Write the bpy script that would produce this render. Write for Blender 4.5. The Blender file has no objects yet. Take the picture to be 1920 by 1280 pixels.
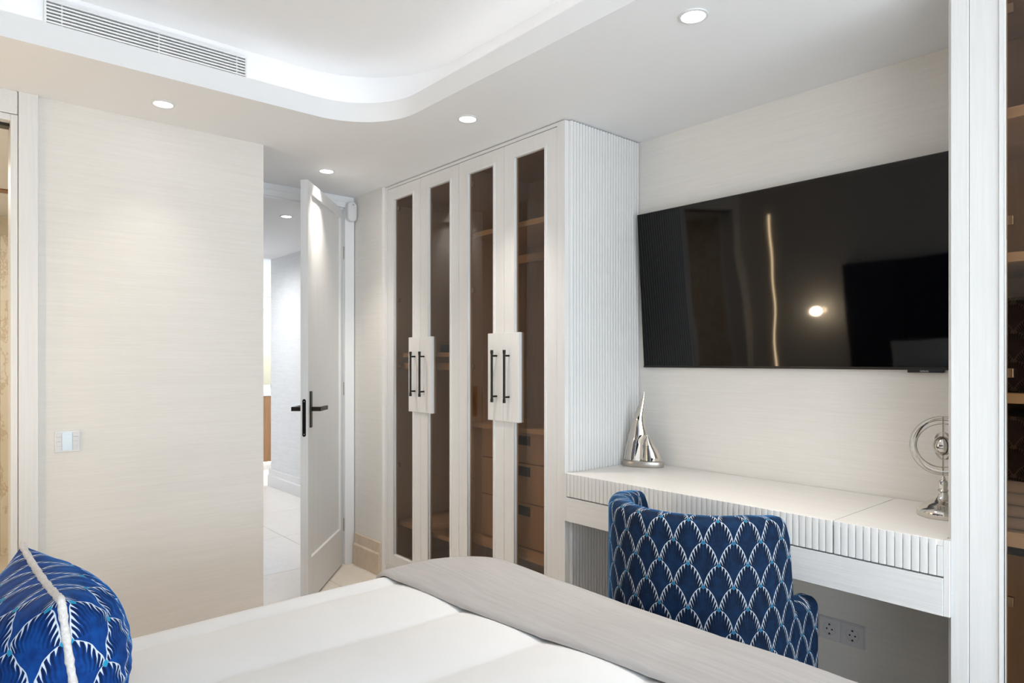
import bpy, bmesh, math, random
from math import pi, sin, cos, sqrt, radians
from mathutils import Vector, Matrix

random.seed(7)
SC = bpy.context.scene
COL = SC.collection

# ------------------------------------------------------------------ camera
CAM_H = 1.275
cam_d = bpy.data.cameras.new('camera')
cam = bpy.data.objects.new('camera', cam_d)
COL.objects.link(cam)
cam.location = (0, 0, CAM_H)
cam.rotation_euler = (pi / 2, 0, radians(90 - 41.008))
cam_d.sensor_width = 36
cam_d.lens = 23.396
cam_d.shift_y = 36 / 1920
cam_d.clip_start = 0.02
SC.camera = cam

# ------------------------------------------------------------------ world, daylight, exposure
world = bpy.data.worlds.new('world')
SC.world = world
world.use_nodes = True
wn = world.node_tree.nodes
wl = world.node_tree.links
wn.clear()
w_out = wn.new('ShaderNodeOutputWorld')
w_bg = wn.new('ShaderNodeBackground')
w_sky = wn.new('ShaderNodeTexSky')
w_sky.sky_type = 'NISHITA'
w_sky.sun_disc = False
w_sky.sun_elevation = radians(40)
w_sky.sun_rotation = radians(200)
w_bg.inputs['Strength'].default_value = 0.45
wl.new(w_sky.outputs[0], w_bg.inputs['Color'])
wl.new(w_bg.outputs[0], w_out.inputs['Surface'])

SC.view_settings.view_transform = 'Standard'
SC.view_settings.look = 'None'
SC.view_settings.exposure = -0.10
SC.cycles.max_bounces = 8
SC.cycles.diffuse_bounces = 4
SC.cycles.glossy_bounces = 3
SC.cycles.adaptive_threshold = 0.03
SC.view_settings.gamma = 1.0
SC.view_settings.use_curve_mapping = False


def area_light(name, loc, target, sx, sy, power, color):
    d = bpy.data.lights.new(name, 'AREA')
    d.shape = 'RECTANGLE'
    d.size, d.size_y = sx, sy
    d.energy = power
    d.color = color
    o = bpy.data.objects.new(name, d)
    COL.objects.link(o)
    o.location = loc
    o.rotation_euler = (Vector(target) - Vector(loc)).to_track_quat('-Z', 'Y').to_euler()
    return o


DAY = (0.81, 0.905, 1.0)
WARM = (1.0, 0.87, 0.70)
area_light('window_daylight', (3.14, 0.75, 1.05), (1.2, 0.75, 2.15), 2.15, 1.9, 122, DAY)
area_light('bedside_fill', (1.65, -0.90, 1.05), (0.9, 1.0, 2.2), 1.5, 1.9, 60, DAY)  # added fill from behind the camera, not a known window
area_light('kitchen_daylight', (-7.0, 5.2, 1.4), (-7.0, 3.0, 1.1), 1.6, 1.8, 130, DAY)
area_light('bathroom_lamp', (-4.3, 0.0, 2.17), (-4.3, 0.0, 0), 0.9, 0.9, 18, (1.0, 0.97, 0.94))

# ------------------------------------------------------------------ node helpers


class NT:
    def __init__(self, name):
        self.m = bpy.data.materials.new(name)
        self.m.use_nodes = True
        self.t = self.m.node_tree
        self.t.nodes.clear()
        self.out = self.t.nodes.new('ShaderNodeOutputMaterial')

    def n(self, kind, **kw):
        x = self.t.nodes.new(kind)
        for k, v in kw.items():
            setattr(x, k, v)
        return x

    def link(self, a, b):
        self.t.links.new(a, b)

    def put(self, sock, v):
        if isinstance(v, (int, float)):
            sock.default_value = v
        elif isinstance(v, (tuple, list)):
            sock.default_value = (*v, 1.0) if len(v) == 3 and sock.type == 'RGBA' else v
        else:
            self.link(v, sock)

    def math(self, op, a, b=None, c=None, clamp=False):
        x = self.n('ShaderNodeMath', operation=op, use_clamp=clamp)
        for i, v in enumerate((a, b, c)):
            if v is not None:
                self.put(x.inputs[i], v)
        return x.outputs[0]

    def mix(self, f, a, b):
        x = self.n('ShaderNodeMix', data_type='RGBA')
        self.put(x.inputs[0], f)
        self.put(x.inputs[6], a)
        self.put(x.inputs[7], b)
        return x.outputs[2]

    def step(self, v, lo, hi):
        x = self.n('ShaderNodeMapRange', interpolation_type='SMOOTHSTEP')
        self.put(x.inputs[0], v)
        x.inputs[1].default_value = lo
        x.inputs[2].default_value = hi
        return x.outputs[0]

    def noise(self, scale, mapping=(1, 1, 1), detail=3, rough=0.55, coord='Object'):
        tc = self.n('ShaderNodeTexCoord')
        mp = self.n('ShaderNodeMapping')
        mp.inputs['Scale'].default_value = mapping
        self.link(tc.outputs[coord], mp.inputs[0])
        x = self.n('ShaderNodeTexNoise')
        x.inputs['Scale'].default_value = scale
        x.inputs['Detail'].default_value = detail
        x.inputs['Roughness'].default_value = rough
        self.link(mp.outputs[0], x.inputs['Vector'])
        return x.outputs['Fac']

    def bsdf(self, color, rough=0.5, metal=0.0, spec=0.5, bump=None, bump_s=0.2, bump_d=0.002, **kw):
        b = self.n('ShaderNodeBsdfPrincipled')
        self.put(b.inputs['Base Color'], color)
        self.put(b.inputs['Roughness'], rough)
        b.inputs['Metallic'].default_value = metal
        b.inputs['Specular IOR Level'].default_value = spec
        for k, v in kw.items():
            self.put(b.inputs[k.replace('_', ' ')], v)
        if bump is not None:
            bp = self.n('ShaderNodeBump')
            bp.inputs['Strength'].default_value = bump_s
            bp.inputs['Distance'].default_value = bump_d
            self.link(bump, bp.inputs['Height'])
            self.link(bp.outputs[0], b.inputs['Normal'])
        self.link(b.outputs[0], self.out.inputs['Surface'])
        return b


def plain(name, color, rough=0.5, metal=0.0, spec=0.5, var=0.06):
    t = NT(name)
    f = t.noise(14, detail=2)
    c2 = tuple(max(0, c * (1 - var)) for c in color)
    t.bsdf(t.mix(f, c2, color), rough, metal, spec)
    return t.m


def grain(name, ca, cb, stretch, rough=0.45, spec=0.35, bump=0.12):
    t = NT(name)
    a = t.noise(1.0, stretch, 4, 0.65)
    b = t.noise(1.0, tuple(s * 3.1 for s in stretch), 2, 0.6)
    f = t.math('ADD', t.math('MULTIPLY', a, 0.65), t.math('MULTIPLY', b, 0.35))
    f = t.step(f, 0.34, 0.66)
    t.bsdf(t.mix(f, cb, ca), rough, 0, spec, bump=f, bump_s=bump, bump_d=0.0012)
    return t.m


M = {}
M['paint'] = plain('white_ceiling_paint', (0.91, 0.91, 0.915), 0.85, spec=0.2, var=0.015)
M['white_plastic'] = plain('white_plastic', (0.78, 0.78, 0.775), 0.35, var=0.02)
M['key_plastic'] = plain('keypad_plastic', (0.72, 0.70, 0.71), 0.35, var=0.02)
M['display'] = plain('keypad_display', (0.66, 0.76, 0.84), 0.2, var=0.03)
M['white_wood'] = grain('white_washed_oak_upright', (0.82, 0.81, 0.80), (0.775, 0.765, 0.755), (110, 110, 2.6))
M['white_wood_h'] = grain('white_washed_oak_lengthwise', (0.82, 0.81, 0.80), (0.76, 0.75, 0.74), (2.6, 90, 110))
M['desk_top'] = grain('white_washed_oak_desktop', (0.83, 0.805, 0.775), (0.79, 0.765, 0.735), (2.0, 60, 60), 0.4)
M['lacquer'] = plain('white_reeded_lacquer', (0.80, 0.79, 0.775), 0.45, spec=0.3, var=0.03)
M['inner_wood'] = grain('pale_oak_lining', (0.72, 0.60, 0.46), (0.64, 0.52, 0.39), (40, 40, 2.0), 0.5)
M['inner_wood_h'] = grain('pale_oak_shelf', (0.82, 0.70, 0.54), (0.74, 0.62, 0.46), (2.0, 40, 40), 0.5)
M['cabinet_wood'] = grain('brown_oak_veneer', (0.36, 0.19, 0.09), (0.25, 0.125, 0.055), (30, 30, 1.6), 0.45)
M['black_metal'] = plain('matt_black_metal', (0.012, 0.011, 0.010), 0.38, 0.6, var=0.2)
M['bronze_metal'] = plain('dark_bronze_metal', (0.035, 0.028, 0.022), 0.34, 0.7, var=0.2)
M['grip'] = plain('dark_drawer_grip', (0.025, 0.022, 0.02), 0.5, var=0.1)
M['chrome'] = plain('polished_nickel', (0.70, 0.66, 0.61), 0.10, 1.0, var=0.02)
M['mirror_metal'] = plain('mirror_polished_nickel', (0.74, 0.70, 0.65), 0.045, 1.0, var=0.02)
M['satin'] = plain('satin_steel', (0.56, 0.52, 0.48), 0.32, 1.0, var=0.05)
M['gap_shade'] = plain('recess_shade', (0.02, 0.018, 0.016), 0.9)
M['grille_back'] = plain('grey_grille_cavity', (0.16, 0.155, 0.15), 0.9)
M['counter'] = plain('white_stone_counter', (0.78, 0.77, 0.76), 0.25, var=0.03)
M['tv_case'] = plain('black_tv_case', (0.006, 0.006, 0.007), 0.3, var=0.1)
M['logo'] = plain('silver_lettering', (0.62, 0.62, 0.64), 0.4, var=0.02)
M['brown_box'] = plain('black_box_card', (0.01, 0.01, 0.012), 0.5)
M['beige_cloth'] = plain('beige_folded_cloth', (0.55, 0.50, 0.45), 0.95, var=0.15)
M['navy'] = plain('navy_headboard_velvet', (0.010, 0.016, 0.045), 0.85, var=0.3)
M['terracotta'] = plain('grey_green_ceramic', (0.30, 0.33, 0.30), 0.5)


def wallpaper():
    t = NT('cream_grasscloth_wallpaper')
    a = t.noise(1.0, (6, 6, 260), 4, 0.6)
    b = t.noise(1.0, (2.0, 2.0, 90), 3, 0.6)
    c = t.noise(1.0, (26, 26, 620), 2, 0.6)
    f = t.math('ADD', t.math('ADD', t.math('MULTIPLY', a, 0.42), t.math('MULTIPLY', b, 0.33)), t.math('MULTIPLY', c, 0.25))
    f = t.step(f, 0.36, 0.64)
    t.bsdf(t.mix(f, (0.81, 0.775, 0.73), (0.86, 0.826, 0.782)), 0.8, 0, 0.2, bump=f, bump_s=0.15, bump_d=0.001)
    return t.m


def marble(name, ca, cb, vein, scale, rough):
    t = NT(name)
    a = t.noise(scale, (1, 1, 1), 6, 0.6)
    b = t.noise(scale * 2.3, (1, 1, 0.6), 5, 0.7)
    v = t.math('ABSOLUTE', t.math('SUBTRACT', b, 0.5))
    v = t.step(v, 0.0, 0.035)
    c = t.mix(t.step(a, 0.3, 0.7), ca, cb)
    c = t.mix(t.math('MULTIPLY', t.math('SUBTRACT', 1.0, v), 0.55), c, vein)
    t.bsdf(c, rough, 0, 0.5)
    return t.m


M['wallpaper'] = wallpaper()
M['hall_paper'] = grain('white_hall_wallcovering', (0.80, 0.80, 0.80), (0.74, 0.74, 0.74), (6, 6, 60), 0.8, 0.2)
M['floor_tile'] = marble('warm_lit_limestone_tile', (0.80, 0.735, 0.65), (0.83, 0.77, 0.69), (0.77, 0.69, 0.60), 1.6, 0.32)  # one stone with the hall, tinted warm for the lamplight
M['hall_tile'] = marble('cool_lit_limestone_tile', (0.80, 0.75, 0.69), (0.83, 0.79, 0.74), (0.77, 0.71, 0.65), 1.6, 0.3)  # same stone as the bedroom, tinted cooler for the hall daylight
M['skirting'] = marble('warm_lit_limestone_skirting', (0.66, 0.54, 0.41), (0.72, 0.60, 0.47), (0.60, 0.46, 0.33), 4.0, 0.35)  # tan of the warm lamplight is put into the stone colour
M['grout'] = plain('pale_grout', (0.50, 0.44, 0.37), 0.9)
M['bath_marble'] = marble('golden_marble_slab', (0.78, 0.69, 0.52), (0.85, 0.78, 0.64), (0.55, 0.40, 0.22), 2.2, 0.25)
M['bath_floor'] = marble('beige_bathroom_stone', (0.66, 0.56, 0.42), (0.72, 0.62, 0.48), (0.56, 0.46, 0.32), 2.2, 0.3)


def glass_mat(name, tint, ior, rough=0.0):
    t = NT(name)
    tr = t.n('ShaderNodeBsdfTransparent')
    tr.inputs[0].default_value = (*tint, 1)
    gl = t.n('ShaderNodeBsdfGlossy')
    gl.inputs['Color'].default_value = (0.9, 0.9, 0.9, 1)
    gl.inputs['Roughness'].default_value = rough
    fr = t.n('ShaderNodeFresnel')
    fr.inputs['IOR'].default_value = ior
    mx = t.n('ShaderNodeMixShader')
    # fresnel only on faces turned outward
    geo = t.n('ShaderNodeNewGeometry')
    fac = t.math('MULTIPLY', fr.outputs[0], t.math('SUBTRACT', 1.0, geo.outputs['Backfacing']))
    t.link(fac, mx.inputs[0])
    t.link(tr.outputs[0], mx.inputs[1])
    t.link(gl.outputs[0], mx.inputs[2])
    t.link(mx.outputs[0], t.out.inputs['Surface'])
    return t.m


M['smoke_glass'] = glass_mat('bronze_tinted_glass', (0.74, 0.65, 0.56), 1.55, 0.01)
M['clear_glass'] = glass_mat('clear_window_glass', (0.97, 0.98, 0.98), 1.45)


def emit(name, color, strength):
    t = NT(name)
    e = t.n('ShaderNodeEmission')
    e.inputs[0].default_value = (*color, 1)
    e.inputs[1].default_value = strength
    t.link(e.outputs[0], t.out.inputs['Surface'])
    return t.m


M['lamp_glow'] = emit('downlight_glow', (1.0, 0.96, 0.90), 14)
M['cove_glow'] = emit('cove_led_glow', (1.0, 0.99, 0.975), 9.5)
M['strip_glow'] = emit('warm_led_strip_glow', (1.0, 0.74, 0.44), 38)
M['sconce_glow'] = emit('warm_sconce_glow', (1.0, 0.82, 0.58), 130)
M['plinth_glow'] = emit('plinth_led_glow', (1.0, 0.95, 0.85), 6)


def screen_mat():
    t = NT('glossy_tv_screen')
    n = t.noise(2.6, (1.0, 1.0, 1.0), 1, 0.4)
    t.bsdf((0.0015, 0.0015, 0.0018), 0.04, 0, 0.4, bump=n, bump_s=0.5, bump_d=0.004)
    return t.m


M['screen'] = screen_mat()


def cloth(name, ca, cb, stretch, rough=0.95, bump=0.3):
    t = NT(name)
    a = t.noise(1.0, stretch, 4, 0.6)
    w = t.noise(420, (1, 1, 1), 1)
    f = t.step(a, 0.35, 0.65)
    h = t.math('ADD', t.math('MULTIPLY', f, 0.5), t.math('MULTIPLY', w, 0.5))
    t.bsdf(t.mix(f, cb, ca), rough, 0, 0.15, bump=h, bump_s=bump, bump_d=0.001, Sheen_Weight=0.15)
    return t.m


M['duvet'] = cloth('white_cotton_duvet', (0.85, 0.84, 0.835), (0.83, 0.82, 0.815), (3, 3, 3), bump=0.15)
M['throw'] = cloth('taupe_linen_throw', (0.475, 0.45, 0.435), (0.43, 0.405, 0.393), (4, 90, 60), bump=0.4)
M['piping'] = cloth('cream_fluffy_piping', (0.85, 0.80, 0.76), (0.72, 0.66, 0.62), (160, 160, 160), bump=0.9)


def deco_fabric(name, w, h, u0, v0, dark, mid, white, teal, sheen, sheen_tint):
    """velvet with rows of pointed palm fans, outlined in white, a teal dot at each crossing"""
    t = NT(name)
    uv = t.n('ShaderNodeUVMap')
    sp = t.n('ShaderNodeSeparateXYZ')
    t.link(uv.outputs[0], sp.inputs[0])
    u, v = sp.outputs[0], sp.outputs[1]
    A = t.math
    p = A('MULTIPLY', A('SUBTRACT', u, u0), 1 / w)
    q = A('MULTIPLY', A('SUBTRACT', v0, v), 2 / h)
    j = A('FLOOR', q)
    s = A('SUBTRACT', q, j)
    par = A('SUBTRACT', j, A('MULTIPLY', A('FLOOR', A('MULTIPLY', j, 0.5)), 2.0))
    pp = A('SUBTRACT', p, A('MULTIPLY', par, 0.5))
    fx = A('ABSOLUTE', A('SUBTRACT', pp, A('ROUND', pp)))
    s1 = A('SUBTRACT', 1.0, s)
    circ = A('SQRT', A('MAXIMUM', A('SUBTRACT', 1.0, A('MULTIPLY', s1, s1)), 0.0))
    g = A('ADD', A('MULTIPLY', s, 0.13), A('MULTIPLY', circ, 0.37))
    e = A('SUBTRACT', g, fx)
    inside = A('GREATER_THAN', e, 0.0)
    lx = A('ADD', A('MULTIPLY', inside, fx), A('MULTIPLY', A('SUBTRACT', 1.0, inside), A('SUBTRACT', 0.5, fx)))
    ls = A('ADD', s, A('SUBTRACT', 1.0, inside))
    th = A('ARCTAN2', A('MULTIPLY', lx, w), A('MULTIPLY', A('SUBTRACT', 2.25, ls), h / 2))
    ph = A('FRACT', A('MULTIPLY', th, 13.5))
    tri = A('MULTIPLY', A('ABSOLUTE', A('SUBTRACT', ph, 0.5)), 2.0)
    tooth = A('MAXIMUM', A('MULTIPLY', A('SUBTRACT', tri, 0.50), 1.0 / 0.50), 0.0)
    limit = A('ADD', 0.024, A('MULTIPLY', tooth, 0.155))
    wm = A('MULTIPLY', inside, t.step(A('SUBTRACT', limit, e), -0.012, 0.012))
    # thin line on the outer side as well
    d0x, d0y = A('MULTIPLY', fx, w), A('MULTIPLY', s, h / 2)
    d1x, d1y = A('MULTIPLY', A('SUBTRACT', 0.5, fx), w), A('MULTIPLY', s1, h / 2)
    d0 = A('SQRT', A('ADD', A('MULTIPLY', d0x, d0x), A('MULTIPLY', d0y, d0y)))
    d1 = A('SQRT', A('ADD', A('MULTIPLY', d1x, d1x), A('MULTIPLY', d1y, d1y)))
    d = A('MINIMUM', d0, d1)
    dot = t.step(d, 0.0062, 0.0046)
    rays = A('MULTIPLY', t.step(tri, 0.75, 0.25), t.step(e, 0.50, 0.10))
    nz = t.noise(38, (1, 1, 1), 3, 0.6)
    c = t.mix(A('MULTIPLY', t.step(nz, 0.25, 0.75), 0.75), dark, mid)
    c = t.mix(A('MULTIPLY', A('MULTIPLY', rays, inside), 0.85), c, tuple(x * 0.2 for x in dark))
    c = t.mix(wm, c, white)
    c = t.mix(dot, c, teal)
    hgt = A('ADD', A('MULTIPLY', A('SUBTRACT', 1.0, wm), 0.7), A('MULTIPLY', t.noise(500, (1, 1, 1), 1), 0.3))
    t.bsdf(c, 0.8, 0, 0.2, bump=hgt, bump_s=0.45, bump_d=0.0015,
           Sheen_Weight=sheen, Sheen_Roughness=0.22, Sheen_Tint=(*sheen_tint, 1))
    return t.m


CH_C = (-1.22, 1.86)
CH_R = 0.29
M['deco'] = deco_fabric('blue_palm_fan_velvet', 0.083, 0.124, CH_R * radians(-38.3), 0.767,
                        (0.0025, 0.011, 0.034), (0.0045, 0.030, 0.090), (0.52, 0.56, 0.62), (0.02, 0.16, 0.30),
                        1.0, (0.05, 0.40, 0.95))
M['deco_cushion'] = deco_fabric('lit_blue_palm_fan_velvet', 0.088, 0.13, 0.02, 0.01,  # chair velvet in brighter blues; the light on the cushion is in the colour
                                (0.002, 0.03, 0.17), (0.004, 0.085, 0.36), (0.66, 0.72, 0.80), (0.02, 0.33, 0.55),
                                0.9, (0.02, 0.25, 0.75))
M['quilt'] = deco_fabric('dark_brown_quilted_fabric', 0.09, 0.075, 0, 0, (0.035, 0.026, 0.022), (0.055, 0.042, 0.036),
                         (0.11, 0.09, 0.08), (0.10, 0.08, 0.07), 0.1, (0.3, 0.25, 0.2))

# ------------------------------------------------------------------ mesh helpers
ORG = {}


class MB:
    def __init__(self):
        self.v, self.f, self.uv = [], [], []

    def box(self, x0, x1, y0, y1, z0, z1):
        b = len(self.v)
        x0, x1 = sorted((x0, x1))
        y0, y1 = sorted((y0, y1))
        z0, z1 = sorted((z0, z1))
        self.v += [(x0, y0, z0), (x1, y0, z0), (x1, y1, z0), (x0, y1, z0), (x0, y0, z1), (x1, y0, z1), (x1, y1, z1), (x0, y1, z1)]
        for q in ((0, 3, 2, 1), (4, 5, 6, 7), (0, 1, 5, 4), (1, 2, 6, 5), (2, 3, 7, 6), (3, 0, 4, 7)):
            self.f.append(tuple(b + i for i in q))
        return self

    def tube(self, pts, r, n=10, cap=True, closed=False):
        pts = [Vector(p) for p in pts]
        b = len(self.v)
        m = len(pts)
        rr = r if isinstance(r, (list, tuple)) else [r] * m
        prev = None
        for i, p in enumerate(pts):
            if closed:
                d = (pts[(i + 1) % m] - pts[i - 1]).normalized()
            else:
                d = (pts[min(i + 1, m - 1)] - pts[max(i - 1, 0)]).normalized()
            if prev is None:
                a = Vector((0, 0, 1)) if abs(d.z) < 0.9 else Vector((1, 0, 0))
                s = d.cross(a).normalized()
            else:
                s = (prev - d * prev.dot(d)).normalized()
            prev = s
            t = d.cross(s)
            for k in range(n):
                an = 2 * pi * k / n
                self.v.append(tuple(p + (s * cos(an) + t * sin(an)) * rr[i]))
        for i in range(m if closed else m - 1):
            for k in range(n):
                i2 = (i + 1) % m
                self.f.append((b + i * n + k, b + i * n + (k + 1) % n, b + i2 * n + (k + 1) % n, b + i2 * n + k))
        if cap and not closed:
            self.f.append(tuple(b + k for k in reversed(range(n))))
            self.f.append(tuple(b + (m - 1) * n + k for k in range(n)))
        return self

    def lathe(self, prof, cx, cy, n=32, axis='z'):
        b = len(self.v)
        for r, z in prof:
            for k in range(n):
                a = 2 * pi * k / n
                self.v.append((cx + r * cos(a), cy + r * sin(a), z))
        m = len(prof)
        for i in range(m - 1):
            for k in range(n):
                self.f.append((b + i * n + k, b + i * n + (k + 1) % n, b + (i + 1) * n + (k + 1) % n, b + (i + 1) * n + k))
        self.f.append(tuple(b + k for k in reversed(range(n))))
        self.f.append(tuple(b + (m - 1) * n + k for k in range(n)))
        return self

    def prism(self, poly, axis, a0, a1):
        """poly in the two other axes (in xyz order), extruded along axis from a0 to a1"""
        b = len(self.v)
        n = len(poly)
        for a in (a0, a1):
            for p, q in poly:
                self.v.append({'x': (a, p, q), 'y': (p, a, q), 'z': (p, q, a)}[axis])
        self.f.append(tuple(b + k for k in reversed(range(n))))
        self.f.append(tuple(b + n + k for k in range(n)))
        for k in range(n):
            self.f.append((b + k, b + (k + 1) % n, b + n + (k + 1) % n, b + n + k))
        return self

    def grid(self, nu, nv, fn, closed_u=False, uvfn=None):
        b = len(self.v)
        for i in range(nu):
            for j in range(nv):
                self.v.append(tuple(fn(i, j)))
        for i in range(nu if closed_u else nu - 1):
            for j in range(nv - 1):
                i2 = (i + 1) % nu
                self.f.append((b + i * nv + j, b + i2 * nv + j, b + i2 * nv + j + 1, b + i * nv + j + 1))
                if uvfn:
                    ii = i + 1
                    self.uv.append([uvfn(i, j), uvfn(ii, j), uvfn(ii, j + 1), uvfn(i, j + 1)])
        return self


def mesh_of(mb, bevel=0.0, smooth=False, seg=2, auto=35, weld=True):
    me = bpy.data.meshes.new('shape')
    me.from_pydata(mb.v, [], mb.f)
    if mb.uv:
        lay = me.uv_layers.new(name='UVMap')
        for p, q in zip(me.polygons, mb.uv):
            for li, c in zip(p.loop_indices, q):
                lay.data[li].uv = c
    bm = bmesh.new()
    bm.from_mesh(me)
    if weld:
        bmesh.ops.remove_doubles(bm, verts=bm.verts, dist=1e-6)
    bmesh.ops.recalc_face_normals(bm, faces=bm.faces)
    if bevel:
        es = [e for e in bm.edges if len(e.link_faces) == 2 and e.calc_face_angle(0) > radians(30)]
        bmesh.ops.bevel(bm, geom=es, offset=bevel, segments=seg, profile=0.5, affect='EDGES', clamp_overlap=True)
    bm.to_mesh(me)
    bm.free()
    if smooth:
        me.polygons.foreach_set('use_smooth', [True] * len(me.polygons))
        if auto:
            me.set_sharp_from_angle(angle=radians(auto))
    return me


def place(name, me, mat, parent=None, loc=(0, 0, 0)):
    o = bpy.data.objects.new(name, me)
    COL.objects.link(o)
    if mat is not None and not me.materials:
        me.materials.append(M[mat] if isinstance(mat, str) else mat)
    o.location = loc
    if parent is not None:
        o.parent = parent
    return o


def obj(name, mb, mat, parent=None, bevel=0.0, smooth=False, seg=2, auto=35, local=False, **kw):
    """one mesh object; mb is in world coordinates unless local"""
    if parent is not None and not local:
        ox, oy, oz = ORG[parent]
        mb.v = [(x - ox, y - oy, z - oz) for x, y, z in mb.v]
    me = mesh_of(mb, bevel, smooth, seg, auto)
    o = place(name, me, mat, parent)
    ORG[o] = ORG[parent] if parent is not None else (0, 0, 0)
    for k, v in kw.items():
        o[k] = v
    return o


def B(x0, x1, y0, y1, z0, z1):
    return MB().box(x0, x1, y0, y1, z0, z1)


def tag(o, label, cat=None, group=None, kind=None):
    o['label'] = label
    if cat:
        o['category'] = cat
    if group:
        o['group'] = group
    if kind:
        o['kind'] = kind
    return o


def thing(name, label, cat, loc=(0, 0, 0), group=None, rz=0.0, kind=None):
    o = bpy.data.objects.new(name, None)
    COL.objects.link(o)
    o.empty_display_size = 0.1
    o.location = loc
    o.rotation_euler = (0, 0, rz)
    ORG[o] = tuple(loc)
    tag(o, label, cat, group, kind)
    return o


def struct(name, mb, mat, label, cat, **kw):
    o = obj(name, mb, mat, **kw)
    return tag(o, label, cat, kind='structure')


def dup(root, loc, label=None, group=None):
    r = root.copy()
    COL.objects.link(r)
    r.location = loc
    if label:
        r['label'] = label
    if group:
        r['group'] = group
    for ch in list(root.children):
        c = ch.copy()
        COL.objects.link(c)
        c.parent = r
        for g in list(ch.children):
            d = g.copy()
            COL.objects.link(d)
            d.parent = c
    return r


# ------------------------------------------------------------------ main sizes (metres)
H = 2.305            # dropped ceiling
XL = -3.178          # wall with the keypad
XD = -3.84           # wall with the entry door
YT = 2.52            # wall with the television
YW = 2.03            # wardrobe fronts
YH = -0.66           # wall behind the bed
XR = 2.90            # window wall
YC = 2.01            # short wall beside the entry door

# ------------------------------------------------------------------ floor
fl = struct('floor', B(-4.0, XR + 0.2, YH - 0.1, YT + 0.1, -0.08, -0.008), 'grout', 'cream stone floor of the bedroom', 'floor')
T = 0.6
tile_me = mesh_of(B(0, T - 0.003, 0, T - 0.003, -0.009, 0.0), 0.0008, seg=1)
nx = 0
for i in range(12):
    for k in range(6):
        x0, y0 = -3.94 + i * T, -0.66 + k * T
        if x0 > XR or y0 > YT or (x0 < -3.5 and y0 < 0.5):
            continue
        place('tile', tile_me, 'floor_tile', fl, (x0, y0, 0))

flh = struct('floor_hall', B(-9.0, -4.0, 1.0, 5.6, -0.08, -0.008), 'grout', 'stone floor of the hall beyond the open door', 'floor')
tile2 = mesh_of(B(0, 0.8 - 0.003, 0, 0.8 - 0.003, -0.009, 0.0), 0.0008, seg=1)
for i in range(6):
    for k in range(5):
        place('tile', tile2, 'hall_tile', flh, (-8.74 + i * 0.8, 1.12 + k * 0.8, 0))
struct('floor_bathroom', B(-5.7, -3.345, -1.3, 1.08, -0.08, 0.0), 'bath_floor', 'beige stone floor of the bathroom behind the glazed doorway', 'floor')

# ------------------------------------------------------------------ walls
struct('wall_back', B(-4.0, XR + 0.1, YT, YT + 0.1, 0, 2.7), 'wallpaper', 'cream grasscloth wall carrying the television', 'wall')
wl_ = struct('wall_left', B(XL - 0.1, XL, 0.244, 1.19, 0, H), 'wallpaper', 'cream grasscloth wall with the white keypad', 'wall')
obj('wall_panel', B(XL - 0.1, XL, -0.53, 0.244, 2.24, H), 'wallpaper', wl_)
obj('wall_panel', B(XL - 0.1, XL, YH, -0.53, 0, H), 'wallpaper', wl_)
obj('wall_return', B(XD, XL - 0.1, 1.09, 1.19, 0, H), 'wallpaper', wl_)
wd = struct('wall_door', B(XD - 0.12, XD, 1.09, 1.222, 0, H), 'paint', 'white wall holding the entry door frame', 'wall')
obj('wall_panel', B(XD - 0.12, XD, 1.222, 1.946, 2.234, H), 'paint', wd)
obj('wall_panel', B(XD - 0.12, XD, 1.946, 2.11, 0, H), 'paint', wd)
struct('wall_corner', B(XD, -3.487, YC, YC + 0.1, 0, H), 'wallpaper', 'narrow cream wall between entry door and tall wardrobe', 'wall')
wh = struct('wall_front', B(XL - 0.1, 0.88, YH - 0.1, YH, 0, 2.7), 'wallpaper', 'cream grasscloth wall behind the bed head', 'wall')
obj('wall_panel', B(2.42, XR + 0.1, YH - 0.1, YH, 0, 2.7), 'wallpaper', wh)
obj('wall_panel', B(0.88, 2.42, YH - 0.1, YH, 0, 0.15), 'wallpaper', wh)
obj('wall_panel', B(0.88, 2.42, YH - 0.1, YH, 2.22, 2.7), 'wallpaper', wh)
w3 = thing('fill_window', 'unseen window beside the bed head, added for fill light', 'window', (1.65, YH - 0.05, 0.15), kind='structure')  # unseen window, added to give the fill light an opening
for x0, x1 in ((0.88, 0.94), (2.36, 2.42)):
    obj('window_frame', B(x0, x1, YH - 0.08, YH - 0.02, 0.15, 2.22), 'white_plastic', w3, 0.004)
for z0, z1 in ((0.15, 0.21), (2.16, 2.22)):
    obj('window_frame', B(0.94, 2.36, YH - 0.08, YH - 0.02, z0, z1), 'white_plastic', w3, 0.004)
obj('pane', B(0.94, 2.36, YH - 0.055, YH - 0.047, 0.21, 2.16), 'clear_glass', w3)
wr = struct('wall_right', B(XR, XR + 0.12, YH, -0.35, 0, 2.7), 'wallpaper', 'cream wall around the large window', 'wall')
obj('wall_panel', B(XR, XR + 0.12, 1.85, YT, 0, 2.7), 'wallpaper', wr)
obj('wall_panel', B(XR, XR + 0.12, -0.35, 1.85, 0, 0.15), 'wallpaper', wr)
obj('wall_panel', B(XR, XR + 0.12, -0.35, 1.85, 2.22, 2.7), 'wallpaper', wr)
wi = thing('window_1', 'large two-pane window lighting the bedroom', 'window', (XR + 0.05, -0.35, 0.15), kind='structure')
for y0, y1 in ((-0.35, -0.29), (0.72, 0.78), (1.79, 1.85)):
    obj('window_frame', B(XR + 0.03, XR + 0.09, y0, y1, 0.15, 2.22), 'white_plastic', wi, 0.004)
for z0, z1 in ((0.15, 0.21), (2.16, 2.22)):
    obj('window_frame', B(XR + 0.03, XR + 0.09, -0.29, 1.79, z0, z1), 'white_plastic', wi, 0.004)
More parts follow.
